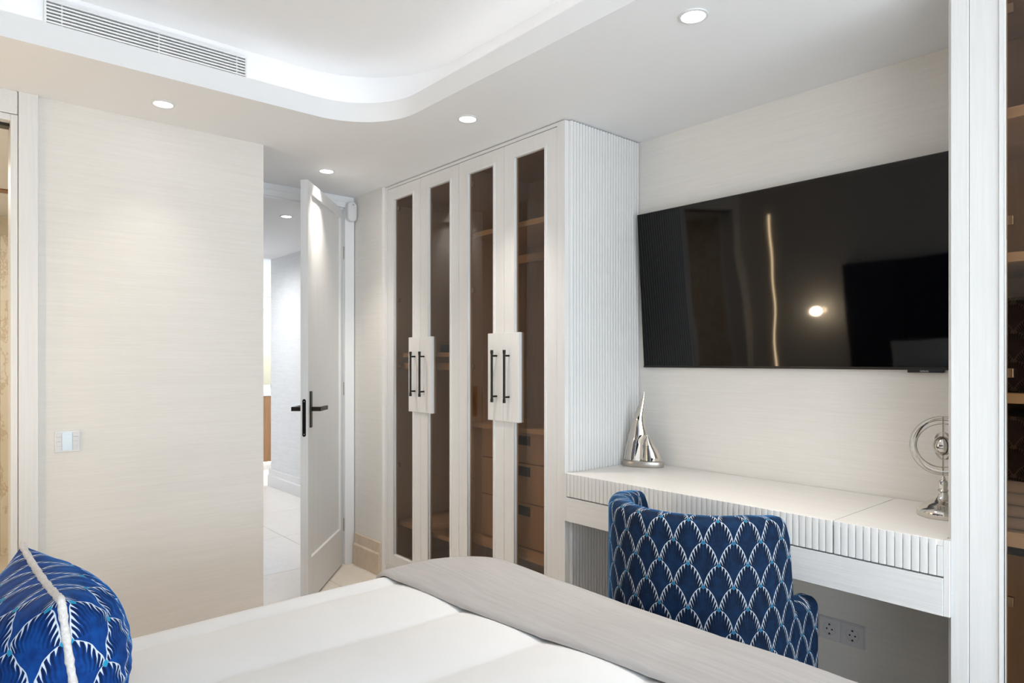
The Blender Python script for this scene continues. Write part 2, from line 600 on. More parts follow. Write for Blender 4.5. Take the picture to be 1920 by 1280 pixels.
for y0, y1 in ((-0.29, 0.72), (0.78, 1.79)):
    obj('pane', B(XR + 0.055, XR + 0.063, y0, y1, 0.21, 2.16), 'clear_glass', wi)

# skirting beside the wardrobe (stepped stone)
bb = struct('baseboard_corner', MB().prism([(YC, 0), (YC - 0.022, 0), (YC - 0.022, 0.125), (YC - 0.014, 0.135), (YC - 0.014, 0.195), (YC, 0.195)], 'x', XD + 0.03, -3.492),
            'skirting', 'stepped stone skirting between entry door and wardrobe', 'baseboard', bevel=0.002)

# ------------------------------------------------------------------ ceiling with the recessed rounded tray


def rrect(x0, x1, y0, y1, r, n=14):
    pts = []
    for cx, cy, a0 in ((x1 - r, y1 - r, 0), (x0 + r, y1 - r, 90), (x0 + r, y0 + r, 180), (x1 - r, y0 + r, 270)):
        for k in range(n + 1):
            a = radians(a0 + 90 * k / n)
            pts.append((cx + r * cos(a), cy + r * sin(a)))
    return pts


TX0, TX1, TY0, TY1, TR = -2.655, 2.35, -0.14, 1.515, 0.30
LIP_T, LIP_H, SET, TOPZ = 0.022, 0.082, 0.205, 2.585
lower = bmesh.new()


def loop(bm, pts, z):
    vs = [bm.verts.new((x, y, z)) for x, y in pts]
    return [bm.edges.new((vs[i], vs[(i + 1) % len(vs)])) for i in range(len(vs))]


e1 = loop(lower, [(-4.0, YH - 0.1), (XR + 0.12, YH - 0.1), (XR + 0.12, YT + 0.1), (-4.0, YT + 0.1)], H)
e2 = loop(lower, rrect(TX0, TX1, TY0, TY1, TR), H)
bmesh.ops.triangle_fill(lower, use_beauty=True, use_dissolve=False, edges=e1 + e2)
for f_ in lower.faces:
    f_.normal_update()
    if f_.normal.z > 0:
        f_.normal_flip()
me = bpy.data.meshes.new('ceiling')
lower.to_mesh(me)
lower.free()
ceil = place('ceiling', me, 'paint')
ORG[ceil] = (0, 0, 0)
tag(ceil, 'white dropped ceiling with rounded lit tray', 'ceiling', kind='structure')


def ribbon(loops):
    """loops: list of (pts, z) with equal counts"""
    mb = MB()
    n = len(loops[0][0])
    for pts, z in loops:
        mb.v += [(x, y, z) for x, y in pts]
    for i in range(len(loops) - 1):
        for k in range(n):
            mb.f.append((i * n + k, i * n + (k + 1) % n, (i + 1) * n + (k + 1) % n, (i + 1) * n + k))
    return mb


def off(d):
    return rrect(TX0 - d, TX1 + d, TY0 - d, TY1 + d, TR + d)


obj('tray_lip', ribbon([(off(0), H), (off(0), H + LIP_H), (off(LIP_T), H + LIP_H), (off(LIP_T), H + 0.012), (off(SET), H + 0.012)]), 'paint', ceil, smooth=True, auto=30)
obj('tray_wall', ribbon([(off(SET), H + 0.012), (off(SET), TOPZ)]), 'paint', ceil, smooth=True, auto=30)
top = MB()
top.v = [(x, y, TOPZ) for x, y in off(SET)]
top.f = [tuple(reversed(range(len(top.v))))]
obj('tray_ceiling', top, 'paint', ceil)
obj('led_strip', ribbon([(off(LIP_T + 0.006), H + 0.030), (off(LIP_T + 0.006), H + 0.044)]), 'cove_glow', ceil)
rf = struct('roof', B(-9.0, XR + 0.2, -1.4, 5.6, 2.72, 2.80), 'paint', 'slab above the ceilings', 'roof')

# hall, kitchen, bathroom shells
struct('ceiling_hall', B(-9.0, -3.96, 1.0, 5.6, H, H + 0.06), 'paint', 'white ceiling of the hall seen over the open door', 'ceiling')
struct('wall_hall', B(-6.74, XD - 0.12, 2.60, 2.72, 0, H), 'hall_paper', 'white textured hall wall seen through the doorway', 'wall')
struct('wall_hall_inner', B(-6.74, XD - 0.12, 1.0, 1.08, 0, H), 'hall_paper', 'white hall wall backing onto the bathroom', 'wall')
struct('baseboard_hall', MB().prism([(2.60, 0), (2.575, 0), (2.575, 0.105), (2.585, 0.115), (2.585, 0.175), (2.60, 0.175)], 'x', -6.765, -3.97),
       'counter', 'pale stepped skirting along the hall wall', 'baseboard', bevel=0.002)
wk = struct('wall_kitchen', B(-8.42, -8.3, 1.0, 5.6, 0, 0.93), 'paint', 'white far wall of the kitchen with a window', 'wall')
obj('wall_panel', B(-8.42, -8.3, 1.0, 5.6, 2.12, H), 'paint', wk)
obj('wall_panel', B(-8.42, -8.3, 4.6, 5.6, 0.93, 2.12), 'paint', wk)
obj('wall_panel', B(-8.42, -8.3, 1.0, 1.9, 0.93, 2.12), 'paint', wk)
struct('wall_kitchen_side', B(-8.3, -4.0, 5.5, 5.6, 0, H), 'paint', 'white side wall of the kitchen', 'wall')
struct('wall_kitchen_return', B(-6.74, -6.62, 2.72, 5.5, 0, H), 'paint', 'white wall closing the kitchen behind the hall', 'wall')
struct('wall_kitchen_entry', B(-8.42, -6.74, 0.94, 1.0, 0, H), 'paint', 'white kitchen wall opposite the hall', 'wall')
w2 = thing('window_2', 'bright kitchen window seen past the hall wall', 'window', (-8.36, 1.9, 0.93), kind='structure')
for z0, z1 in ((0.93, 0.97), (1.77, 1.79), (1.905, 1.925), (2.08, 2.12)):
    obj('window_frame', B(-8.38, -8.33, 1.9, 4.6, z0, z1), 'counter', w2, 0.003)
for y0 in (1.9, 3.23, 4.56):
    obj('window_frame', B(-8.38, -8.33, y0, y0 + 0.04, 0.97, 2.08), 'counter', w2, 0.003)
obj('pane', B(-8.357, -8.351, 1.94, 4.56, 0.97, 2.08), 'clear_glass', w2)

wb = struct('wall_bathroom', B(-5.66, -5.5, -1.3, 1.08, 0, 2.225), 'bath_marble', 'golden marble bathroom wall seen past the doorway', 'wall')
struct('wall_bathroom_side', B(-5.5, XL - 0.1, 0.98, 1.08, 0, 2.225), 'bath_marble', 'golden marble bathroom side wall', 'wall')
struct('wall_bathroom_far', B(-5.5, XL - 0.1, -1.3, -1.2, 0, 2.225), 'bath_marble', 'golden marble wall across the bathroom', 'wall')
struct('wall_bathroom_near', B(XL - 0.14, XL - 0.1, -1.2, -0.53, 0, 2.225), 'paint', 'white bathroom wall beside its doorway', 'wall')
cb = struct('ceiling_bathroom', B(-5.66, XL - 0.1, -1.3, 1.08, 2.225, 2.29), 'paint', 'white bathroom ceiling seen through the glazed doorway', 'ceiling')
obj('slot', B(-4.70, -4.62, -1.2, 0.98, 2.216, 2.226), 'cabinet_wood', cb)
# marble slabs on the far bathroom wall
for k in range(4):
    obj('marble_slab', B(-5.5, -5.484, -1.2 + k * 0.51, -1.2 + k * 0.51 + 0.507, 0.0, 2.1 if k != 2 else 2.225), 'bath_marble', wb, 0.002)

# ------------------------------------------------------------------ trim and bathroom door frame
struct('trim_1', B(XL - 0.005, XL + 0.022, 0.246, 0.308, 0, H), 'white_wood', 'white wooden pilaster between keypad wall and bathroom doorway', 'trim', bevel=0.002)
d2 = thing('door_2', 'white wooden frame of the bathroom doorway', 'door frame', (XL, -0.15, 0), kind='structure')
obj('jamb', B(XL - 0.10, XL + 0.012, 0.222, 0.244, 0, 2.215), 'white_wood', d2, 0.002)
obj('jamb', B(XL - 0.10, XL + 0.012, -0.55, -0.528, 0, 2.215), 'white_wood', d2, 0.002)
obj('head_jamb', B(XL - 0.10, XL + 0.012, -0.528, 0.222, 2.19, 2.215), 'white_wood_h', d2, 0.002)
obj('head_panel', B(XL - 0.005, XL + 0.016, -0.55, 0.243, 2.217, H), 'white_wood_h', d2, 0.002)
obj('head_track', B(XL - 0.08, XL - 0.03, -0.528, 0.222, 2.178, 2.19), 'bronze_metal', d2)

# ------------------------------------------------------------------ entry door: casing and open leaf
tr = thing('trim_2', 'white casing around the entry doorway', 'trim', (XD, 1.6, 0), kind='structure')
obj('casing', B(XD - 0.004, XD + 0.018, 1.942, 2.006, 0, 2.268), 'paint', tr, 0.004)
obj('casing', B(XD - 0.004, XD + 0.018, 1.192, 1.224, 0, 2.268), 'paint', tr, 0.004)
obj('casing', B(XD - 0.004, XD + 0.018, 1.224, 1.942, 2.232, 2.268), 'paint', tr, 0.004)
obj('jamb_lining', B(XD - 0.12, XD - 0.004, 1.940, 1.946, 0, 2.228), 'paint', tr)
obj('jamb_lining', B(XD - 0.12, XD - 0.004, 1.222, 1.228, 0, 2.228), 'paint', tr)
obj('jamb_lining', B(XD - 0.12, XD - 0.004, 1.228, 1.940, 2.222, 2.234), 'paint', tr)

DW, DH = 0.715, 2.215
dr = thing('door_1', 'open white panelled entry door with black lever handle', 'door', (-3.838, 1.938, 0.0), rz=radians(-41.2), kind='structure')
for x0, x1 in ((0.0, 0.062), (DW - 0.062, DW)):
    obj('stile', B(x0, x1, -0.04, 0, 0.012, DH), 'white_wood', dr, 0.002, local=True)
obj('rail', B(0.062, DW - 0.062, -0.04, 0, 0.012, 0.238), 'white_wood', dr, 0.002, local=True)
obj('rail', B(0.062, DW - 0.062, -0.04, 0, DH - 0.060, DH), 'white_wood', dr, 0.002, local=True)
obj('panel', B(0.062, DW - 0.062, -0.026, -0.014, 0.238, DH - 0.060), 'white_wood', dr, local=True)
for sgn in (1, -1):
    y = 0.0 if sgn > 0 else -0.04
    pl = obj('handle_plate', B(DW - 0.052, DW - 0.026, y, y + sgn * 0.008, 0.925, 1.115), 'bronze_metal', dr, 0.001, local=True)
    hx, hz = DW - 0.039, 1.022
    ORG[pl] = (0, 0, 0)
    lv = obj('lever', B(hx - 0.011, hx + 0.011, y + sgn * 0.008, y + sgn * 0.058, hz - 0.011, hz + 0.011).box(hx - 0.125, hx + 0.011, y + sgn * 0.046, y + sgn * 0.058, hz - 0.011, hz + 0.011), 'bronze_metal', pl, 0.001, local=True)
# lock strip on the leaf edge
lk = MB()
outl = []
for k in range(9):
    a = radians(180 * k / 8)
    outl.append((-0.02 + 0.009 * cos(a), 1.067 + 0.009 * sin(a)))
for k in range(9):
    a = radians(180 + 180 * k / 8)
    outl.append((-0.02 + 0.009 * cos(a), 0.889 + 0.009 * sin(a)))
lk.prism(outl, 'x', DW, DW + 0.002)
ls_ = obj('lock_strip', lk, 'black_metal', dr, local=True)
for z in (0.893, 1.063):
    sc_ = MB()
    sc_.prism([(-0.02 + 0.003 * cos(2 * pi * k / 10), z + 0.003 * sin(2 * pi * k / 10)) for k in range(10)], 'x', DW + 0.002, DW + 0.0028)
    obj('screw', sc_, 'satin', ls_, local=True)
for z in (0.25, 1.1, 1.95):
    obj('hinge', MB().tube([(-0.004, 0.004, z - 0.04), (-0.004, 0.004, z + 0.04)], 0.006, 10), 'satin', dr, local=True, smooth=True)

# motion sensor above the casing
ms = thing('motion_sensor', 'white rounded motion sensor high in the corner beside the entry door', 'sensor', (XD + 0.02, 1.972, 2.14))


def capsule(yc, zc, hw, hh, r, n=10):
    pts = []
    for cy, cz, a0 in ((yc + hw - r, zc + hh - r, 0), (yc - hw + r, zc + hh - r, 90), (yc - hw + r, zc - hh + r, 180), (yc + hw - r, zc - hh + r, 270)):
        for k in range(n + 1):
            a = radians(a0 + 90 * k / n)
            pts.append((cy + r * cos(a), cz + r * sin(a)))
    return pts


obj('housing', MB().prism(capsule(1.972, 2.205, 0.031, 0.062, 0.029), 'x', XD + 0.02, XD + 0.062), 'white_plastic', ms, 0.008, True, 3)
obj('led_dot', MB().prism(capsule(1.975, 2.245, 0.003, 0.003, 0.0028, 3), 'x', XD + 0.062, XD + 0.064), 'grip', ms)
obj('lens', MB().prism(capsule(1.972, 2.175, 0.018, 0.016, 0.008), 'x', XD + 0.062, XD + 0.065), 'white_plastic', ms, 0.001)

# ------------------------------------------------------------------ keypad and sockets on walls
kp = thing('wall_keypad', 'white square light keypad with small display beside the bathroom door trim', 'light switch', (XL, 0.405, 0.91))
obj('frame', B(XL, XL + 0.008, 0.362, 0.446, 0.911, 0.996), 'white_plastic', kp, 0.0015)
obj('display', B(XL + 0.008, XL + 0.0095, 0.386, 0.420, 0.918, 0.990), 'display', kp, 0.0005)
for y0, y1 in ((0.3665, 0.3845), (0.4215, 0.4395)):
    for k in range(4):
        obj('key', B(XL + 0.008, XL + 0.0105, y0, y1, 0.918 + k * 0.018, 0.918 + k * 0.018 + 0.0173), 'key_plastic', kp, 0.0006)
for y, z in ((0.393, 0.981), (0.411, 0.981), (0.402, 0.965), (0.395, 0.944), (0.412, 0.944)):
    obj('display_mark', B(XL + 0.0095, XL + 0.0098, y - 0.004, y + 0.004, z - 0.001, z + 0.001), 'key_plastic', kp)
so = thing('wall_socket', 'white blank outlet plate low on the wall behind the blue cushion', 'socket', (XL, 0.515, 0.25))
obj('plate', B(XL, XL + 0.008, 0.472, 0.557, 0.220, 0.303), 'white_plastic', so, 0.002)
obj('hole', MB().prism(capsule(0.537, 0.287, 0.003, 0.003, 0.0028, 3), 'x', XL + 0.008, XL + 0.0086), 'grip', so)
obj('cover', B(XL + 0.008, XL + 0.0095, 0.484, 0.545, 0.232, 0.275), 'white_plastic', so, 0.001)

ds = thing('double_socket', 'pale double power socket on the wall below the desk', 'socket', (-1.05, YT, 0.24))
obj('frame', B(-1.132, -0.968, YT - 0.006, YT, 0.238, 0.322), 'key_plastic', ds, 0.002)
for cx in (-1.091, -1.009):
    pl = obj('socket_insert', B(cx - 0.0385, cx + 0.0385, YT - 0.010, YT - 0.006, 0.2415, 0.3185), 'key_plastic', ds, 0.001)
    ring = [(cx + 0.021 * cos(2 * pi * k / 24), 0.28 + 0.021 * sin(2 * pi * k / 24)) for k in range(24)]
    obj('well', MB().prism(ring, 'y', YT - 0.0104, YT - 0.0098), 'key_plastic', pl)
    rim = [(cx + 0.0225 * cos(2 * pi * k / 24), YT - 0.0108, 0.28 + 0.0225 * sin(2 * pi * k / 24)) for k in range(24)]
    obj('well_rim', MB().tube(rim, 0.0016, 6, closed=True), 'key_plastic', pl, smooth=True)
    for dx in (-0.0095, 0.0095):
        pin = [(cx + dx + 0.0032 * cos(2 * pi * k / 10), 0.28 + 0.0032 * sin(2 * pi * k / 10)) for k in range(10)]
        obj('pin_hole', MB().prism(pin, 'y', YT - 0.0110, YT - 0.0103), 'grip', pl)
    for dz in (-0.017, 0.017):
        obj('earth_clip', B(cx - 0.003, cx + 0.003, YT - 0.0118, YT - 0.0103, 0.28 + dz - 0.003, 0.28 + dz + 0.003), 'grip', pl)

# ------------------------------------------------------------------ downlights
dl_ring = MB()
n = 28
for r, z in ((0.043, 0.0), (0.043, -0.004), (0.036, -0.005), (0.034, 0.001)):
    dl_ring.v += [(r * cos(2 * pi * k / n), r * sin(2 * pi * k / n), z) for k in range(n)]
for i in range(3):
    for k in range(n):
        dl_ring.f.append((i * n + k, i * n + (k + 1) % n, (i + 1) * n + (k + 1) % n, (i + 1) * n + k))
dl_ring_me = mesh_of(dl_ring, smooth=True)
lens = MB()
lens.v = [(0.0345 * cos(2 * pi * k / n), 0.0345 * sin(2 * pi * k / n), -0.0028) for k in range(n)]
lens.f = [tuple(reversed(range(n)))]
lens_me = mesh_of(lens)


def downlight(x, y, z, label, power, color, size=84, blend=1.0):
    t = thing('downlight', label, 'ceiling light', (x, y, z), 'round recessed ceiling downlights')
    place('trim_ring', dl_ring_me, 'white_plastic', t)
    place('lens', lens_me, 'lamp_glow', t)
    d = bpy.data.lights.new('downlight_beam', 'SPOT')
    d.energy = power
    d.color = color
    d.spot_size = radians(size)
    d.spot_blend = blend
    d.shadow_soft_size = 0.03
    o = bpy.data.objects.new('downlight_beam', d)
    COL.objects.link(o)
    o.parent = t
    o.location = (0, 0, -0.008)
    return t


NEU = (1.0, 0.92, 0.82)
downlight(-1.144, 1.712, H, 'recessed round downlight above the blue chair and desk', 75, NEU)
downlight(-2.26, 1.715, H, 'recessed round downlight in front of the glazed wardrobe', 45, NEU)
downlight(-2.929, 0.695, H, 'recessed round downlight close to the keypad wall', 11, NEU)
downlight(-3.385, 1.61, H, 'recessed round downlight just above the open entry door', 55, NEU)
downlight(-4.634, 1.899, H, 'small recessed downlight in the hall ceiling beyond the door', 90, (0.95, 0.97, 1), 172, 1.0)
downlight(-6.2, 1.899, H, 'recessed downlight deep in the hall ceiling', 90, (0.95, 0.97, 1), 172, 1.0)

# ------------------------------------------------------------------ air grille in the tray wall
GX = TX0 - SET
ag = thing('air_grille', 'long white slotted air conditioning grille in the ceiling tray', 'air vent', (GX, 0.645, 2.40))
obj('backing', B(GX + 0.0005, GX + 0.0015, 0.302, 0.990, 2.396, 2.545), 'grille_back', ag)
for y0, y1 in ((0.294, 0.301), (0.990, 0.997)):
    obj('frame', B(GX + 0.0005, GX + 0.014, y0, y1, 2.39, 2.551), 'white_plastic', ag)
for z0, z1 in ((2.388, 2.396), (2.5445, 2.551)):
    obj('frame', B(GX + 0.0005, GX + 0.014, 0.301, 0.990, z0, z1), 'white_plastic', ag)
sl = mesh_of(MB().prism([(0.0, 0.0005), (0.0105, 0.0), (0.0115, 0.003), (0.0105, 0.0058), (0.0, 0.0052)], 'y', 0.301, 0.990))
for k in range(12):
    place('slat', sl, 'white_plastic', ag, (0.0015, -0.645, 2.3985 + k * 0.0122 - 2.40))
for y in (0.345, 0.66, 0.955):
    obj('bar', B(GX + 0.002, GX + 0.008, y, y + 0.004, 2.396, 2.545), 'white_plastic', ag)

# ------------------------------------------------------------------ wardrobes


def flute_mesh(w, d, length, axis, fill=0.86, pw=0.9):
    """a rounded rib standing proud: width w, depth d; runs along z. axis 'x': bulges to +x, '-x', '-y'"""
    pts = []
    for k in range(7):
        a = pi * k / 6
        pts.append((-w / 2 * fill * cos(a), d * sin(a) ** pw if 0 < k < 6 else 0.0))
    poly = {'x': [(q, p) for p, q in pts], '-x': [(-q, p) for p, q in pts], '-y': [(p, -q) for p, q in pts]}[axis]
    return mesh_of(MB().prism(poly, 'z', 0, length), smooth=True, auto=50)


DOOR_Z0, DOOR_Z1 = 0.075, 2.283
STILE = 0.076
DT = 0.022           # door thickness


def wardrobe_door(parent, x0, x1, handle_side, ajar=0):
    g = 0.0012
    a, b = x0 + g, x1 - g
    yf, yb = YW, YW + DT
    mb = B(a, a + STILE, yf, yb, DOOR_Z0, DOOR_Z1).box(b - STILE, b, yf, yb, DOOR_Z0, DOOR_Z1)
    mb.box(a + STILE, b - STILE, yf, yb, DOOR_Z1 - 0.07, DOOR_Z1).box(a + STILE, b - STILE, yf, yb, DOOR_Z0, DOOR_Z0 + 0.07)
    dr_ = obj('door', mb, 'white_wood', parent, 0.0008, seg=1)
    # raised bead round the pane, leaving a fine groove
    i0, i1, k0, k1 = a + STILE, b - STILE, DOOR_Z0 + 0.07, DOOR_Z1 - 0.07
    w = 0.012
    bd = B(i0 - w, i0, yf - 0.004, yf + 0.001, k0 - w, k1 + w).box(i1, i1 + w, yf - 0.004, yf + 0.001, k0 - w, k1 + w)
    bd.box(i0, i1, yf - 0.004, yf + 0.001, k1, k1 + w).box(i0, i1, yf - 0.004, yf + 0.001, k0 - w, k0)
    obj('bead', bd, 'white_wood', dr_, 0.001, seg=1)
    obj('glass', B(i0 - 0.002, i1 + 0.002, yf + 0.011, yf + 0.015, k0 - 0.002, k1 + 0.002), 'smoke_glass', dr_)
    # wide block behind the handle, reaching over the pane
    s = handle_side
    e = b if s > 0 else a
    obj('handle_block', B(e, e - s * 0.111, yf - 0.007, yb + 0.002, 0.990, 1.406), 'white_wood', dr_, 0.001, seg=1)
    hx = e - s * 0.044
    yh = yf - 0.007
    obj('handle', MB().tube([(hx, yh - 0.030, 1.080), (hx, yh - 0.030, 1.324)], 0.0058, 12)
        .tube([(hx, yh - 0.030, 1.079), (hx, yh - 0.030, 1.096)], 0.0072, 12).tube([(hx, yh - 0.030, 1.308), (hx, yh - 0.030, 1.325)], 0.0072, 12)
        .tube([(hx, yh, 1.106), (hx, yh - 0.030, 1.106)], 0.0045, 10).tube([(hx, yh, 1.298), (hx, yh - 0.030, 1.298)], 0.0045, 10),
        'black_metal', dr_, smooth=True)
    for z in (0.133, 0.666, 1.244, 1.63, 2.166):
        xh = a + 0.004 if s > 0 else b - 0.004
        obj('hinge', B(xh, xh + s * 0.085, yb, yb + 0.014, z - 0.012, z + 0.012), 'satin', dr_, 0.002)
    return dr_


def wardrobe(label, x0, fluted):
    """four glazed doors, 1.498 m wide, from x0 to x0 + 1.498"""
    x1 = x0 + 1.498
    w = thing('wardrobe', label, 'wardrobe', ((x0 + x1) / 2, YW, 0))
    fl_, fr_ = (0.028, 0.048) if fluted > 0 else (0.040, 0.036)
    yb = YT - 0.005
    obj('side_panel', B(x0, x0 + 0.018, YW + 0.022, yb, 0, H - 0.004), 'white_wood' if fluted > 0 else 'inner_wood', w)
    obj('side_panel', B(x1 - 0.018, x1, YW + 0.022, yb, 0, H - 0.004), 'inner_wood' if fluted > 0 else 'white_wood', w)
    obj('back_panel', B(x0 + 0.018, x1 - 0.018, yb - 0.01, yb, 0.06, H - 0.004), 'inner_wood', w)
    obj('top_panel', B(x0 + 0.018, x1 - 0.018, YW + 0.03, yb - 0.01, 2.262, 2.282), 'inner_wood', w)
    obj('bottom_panel', B(x0 + 0.018, x1 - 0.018, YW + 0.03, yb - 0.01, 0.06, 0.08), 'inner_wood_h', w)
    obj('plinth', B(x0, x1, YW + 0.005, YW + 0.022, 0, 0.072), 'white_wood_h', w, 0.001)
    obj('frame_stile', B(x0, x0 + fl_, YW - 0.002, YW + 0.022, 0.072, H - 0.004), 'white_wood', w, 0.001)
    obj('frame_stile', B(x1 - fr_, x1, YW - 0.002, YW + 0.022, 0.072, H - 0.004), 'white_wood', w, 0.001)
    obj('top_rail', B(x0 + fl_, x1 - fr_, YW - 0.002, YW + 0.022, DOOR_Z1 + 0.003, H - 0.004), 'white_wood_h', w, 0.001)
    dw = (x1 - fr_ - x0 - fl_) / 4
    for k in range(4):
        a = x0 + fl_ + k * dw
        wardrobe_door(w, a, a + dw, 1 if k % 2 == 0 else -1)
    mid = x0 + fl_ + 2 * dw
    obj('divider', B(mid - 0.009, mid + 0.009, YW + 0.03, yb - 0.01, 0.08, 2.262), 'inner_wood', w)
    # reeded side towards the desk
    d0, d1 = YW + 0.022, YT
    fx = x1 if fluted > 0 else x0
    fp = obj('fluted_panel', B(fx, fx + (0.003 if fluted > 0 else -0.003), d0, d1 - 0.004, 0, H - 0.004), 'white_wood', w)
    cnt = 25
    pitch = (d1 - 0.004 - d0) / cnt
    fm = flute_mesh(pitch, 0.0115, H - 0.006, 'x' if fluted > 0 else '-x')
    ox, oy, oz = ORG[fp]
    for k in range(cnt):
        place('flute', fm, 'lacquer', fp, (fx + (0.003 if fluted > 0 else -0.003) - ox, d0 + (k + 0.5) * pitch - oy, 0.001))
    return w, x0 + fl_, mid, x1 - fr_


WL, la, lm, lb = wardrobe('tall white wardrobe with four bronze-glass doors beside the entry door', -3.487, 1)
yb = YT - 0.016
# left bay: shelves and rail
obj('shelf', B(la, lm - 0.009, YW + 0.06, yb, 1.296, 1.320), 'inner_wood_h', WL, 0.001)
obj('shelf_lip', B(la, lm - 0.009, YW + 0.075, YW + 0.09, 1.225, 1.262), 'inner_wood_h', WL, 0.001)
obj('shelf', B(la, lm - 0.009, YW + 0.06, yb, 0.30, 0.324), 'inner_wood', WL, 0.001)
# right bay: shelf, rail and drawers
obj('shelf', B(lm + 0.009, lb + 0.03, YW + 0.06, yb, 1.905, 1.930), 'inner_wood_h', WL, 0.001)
obj('rail', B(lm + 0.009, lb + 0.03, YW + 0.225, YW + 0.250, 1.772, 1.812), 'inner_wood_h', WL, 0.003)
dx0, dx1 = lm + 0.075, lb + 0.028
ych = YW + 0.09
obj('drawer_top', B(lm + 0.009, dx1, ych - 0.025, yb, 0.935, 0.957), 'inner_wood_h', WL, 0.001)
obj('drawer_filler', B(lm + 0.009, dx0 - 0.002, ych, ych + 0.018, 0.345, 0.935), 'inner_wood', WL)
for z0, z1 in ((0.789, 0.932), (0.602, 0.785), (0.392, 0.598)):
    dd = obj('drawer', B(dx0, dx1, ych, yb - 0.02, z0, z1), 'inner_wood', WL, 0.0015, seg=1)
    obj('grip', B(dx0 + 0.245, dx0 + 0.365, ych - 0.004, ych, z1 - 0.058, z1 - 0.014), 'grip', dd)
obj('drawer_base', B(lm + 0.009, dx1, ych - 0.015, yb, 0.335, 0.385), 'inner_wood_h', WL, 0.001)
# a black device on the shelf of the left bay
bx = thing('set_top_box', 'small black device on the shelf inside the tall glazed wardrobe', 'device', (-2.97, YW + 0.17, 1.32))
obj('body', B(-3.06, -2.87, YW + 0.10, YW + 0.24, 1.322, 1.365), 'brown_box', bx, 0.004)
obj('foot', B(-3.04, -2.89, YW + 0.11, YW + 0.23, 1.320, 1.322), 'grip', bx)
obj('front_panel', B(-3.05, -2.88, YW + 0.098, YW + 0.10, 1.332, 1.358), 'tv_case', bx)

WR, ra, rm, rb = wardrobe('tall white wardrobe with bronze glass beyond the desk niche, its shelves full', -0.566, -1)
for z0, z1, m_ in ((1.894, 1.922, 'inner_wood_h'), (1.527, 1.552, 'inner_wood_h'), (1.166, 1.192, 'inner_wood_h'), (0.800, 0.838, 'inner_wood_h')):
    obj('shelf', B(ra - 0.02, rm - 0.009, YW + 0.045, yb, z0, z1), m_, WR, 0.001)
    obj('shelf', B(rm + 0.009, rb + 0.015, YW + 0.045, yb, z0, z1), m_, WR, 0.001)
obj('rail', MB().tube([(ra, YW + 0.25, 0.745), (rm - 0.009, YW + 0.25, 0.745)], 0.014, 12), 'black_metal', WR, smooth=True)


def uv_box(mb, x0, x1, y0, y1, z0, z1):
    """box with metre UVs on its four sides and top"""
    b = len(mb.v)
    mb.box(x0, x1, y0, y1, z0, z1)
    for f_ in mb.f[-6:]:
        pts = [mb.v[i] for i in f_]
        xs, ys, zs = [set(round(p[k], 6) for p in pts) for k in range(3)]
        if len(zs) == 1:
            mb.uv.append([(p[0], p[1]) for p in pts])
        elif len(ys) == 1:
            mb.uv.append([(p[0], p[2]) for p in pts])
        else:
            mb.uv.append([(p[1], p[2]) for p in pts])
    return mb


def quilted_box(x0, x1, y0, y1, z0, z1, label):
    t = thing('storage_box', label, 'storage box', ((x0 + x1) / 2, (y0 + y1) / 2, z0), 'quilted storage boxes in the wardrobe')
    obj('body', uv_box(MB(), x0, x1, y0, y1, z0, z1 - 0.045), 'quilt', t)
    obj('lid', uv_box(MB(), x0 - 0.003, x1 + 0.003, y0 - 0.003, y1 + 0.003, z1 - 0.045, z1), 'quilt', t)
    return t


quilted_box(-0.505, -0.20, YW + 0.09, YW + 0.42, 1.192, 1.44, 'dark brown quilted storage box on the third shelf behind the bronze glass')
quilted_box(-0.505, -0.20, YW + 0.09, YW + 0.42, 0.962, 1.13, 'dark brown quilted storage box resting on folded beige blankets')


def folded(x0, x1, y0, y1, z0, z1, label, mat='beige_cloth'):
    t = thing('folded_blanket', label, 'blanket', ((x0 + x1) / 2, (y0 + y1) / 2, z0), 'folded blankets in the wardrobe')
    k = 2
    for i in range(k):
        a = z0 + (z1 - z0) * i / k
        obj('fold', B(x0, x1, y0 + 0.004 * i, y1, a, a + (z1 - z0) / k), mat, t, 0.012, True, 3)
    return t


folded(-0.51, -0.19, YW + 0.07, YW + 0.43, 0.838, 0.900, 'folded dark beige blanket lying on the lowest wardrobe shelf')
folded(-0.505, -0.20, YW + 0.075, YW + 0.42, 0.900, 0.962, 'folded pale beige blanket directly under the quilted box')

# ------------------------------------------------------------------ desk in the niche
NX0, NX1 = -1.989 + 0.016, -0.566 - 0.016
XS = -0.868
dk = thing('desk', 'white built-in desk with reeded drawer fronts below the television', 'desk', ((NX0 + NX1) / 2, 2.02, 0.597))
YD = 2.016
obj('desk_top', B(NX0, XS - 0.001, YD + 0.006, YT - 0.004, 0.783, 0.799), 'desk_top', dk, 0.0012)
obj('flap', B(XS + 0.001, NX1, YD + 0.006, YT - 0.004, 0.783, 0.799), 'desk_top', dk, 0.0012)
obj('apron', B(NX0, NX1, YD + 0.004, YD + 0.022, 0.597, 0.6975), 'white_wood_h', dk, 0.001)
obj('underside', B(NX0, NX1, YD + 0.022, YT - 0.004, 0.597, 0.615), 'white_wood_h', dk)
obj('carcass', B(NX0 + 0.002, NX1 - 0.002, YD + 0.024, YT - 0.006, 0.6155, 0.782), 'gap_shade', dk)  # near-black colour stands for the shadow in the gaps around the drawers
for a_, b_ in ((-1.9885, NX0 - 0.0005), (NX1 + 0.0005, -0.5665)):
    obj('end_filler', B(a_, b_, YD + 0.006, 2.050, 0.597, 0.799), 'white_wood', dk, 0.0008, seg=1)
fw = 0.0205


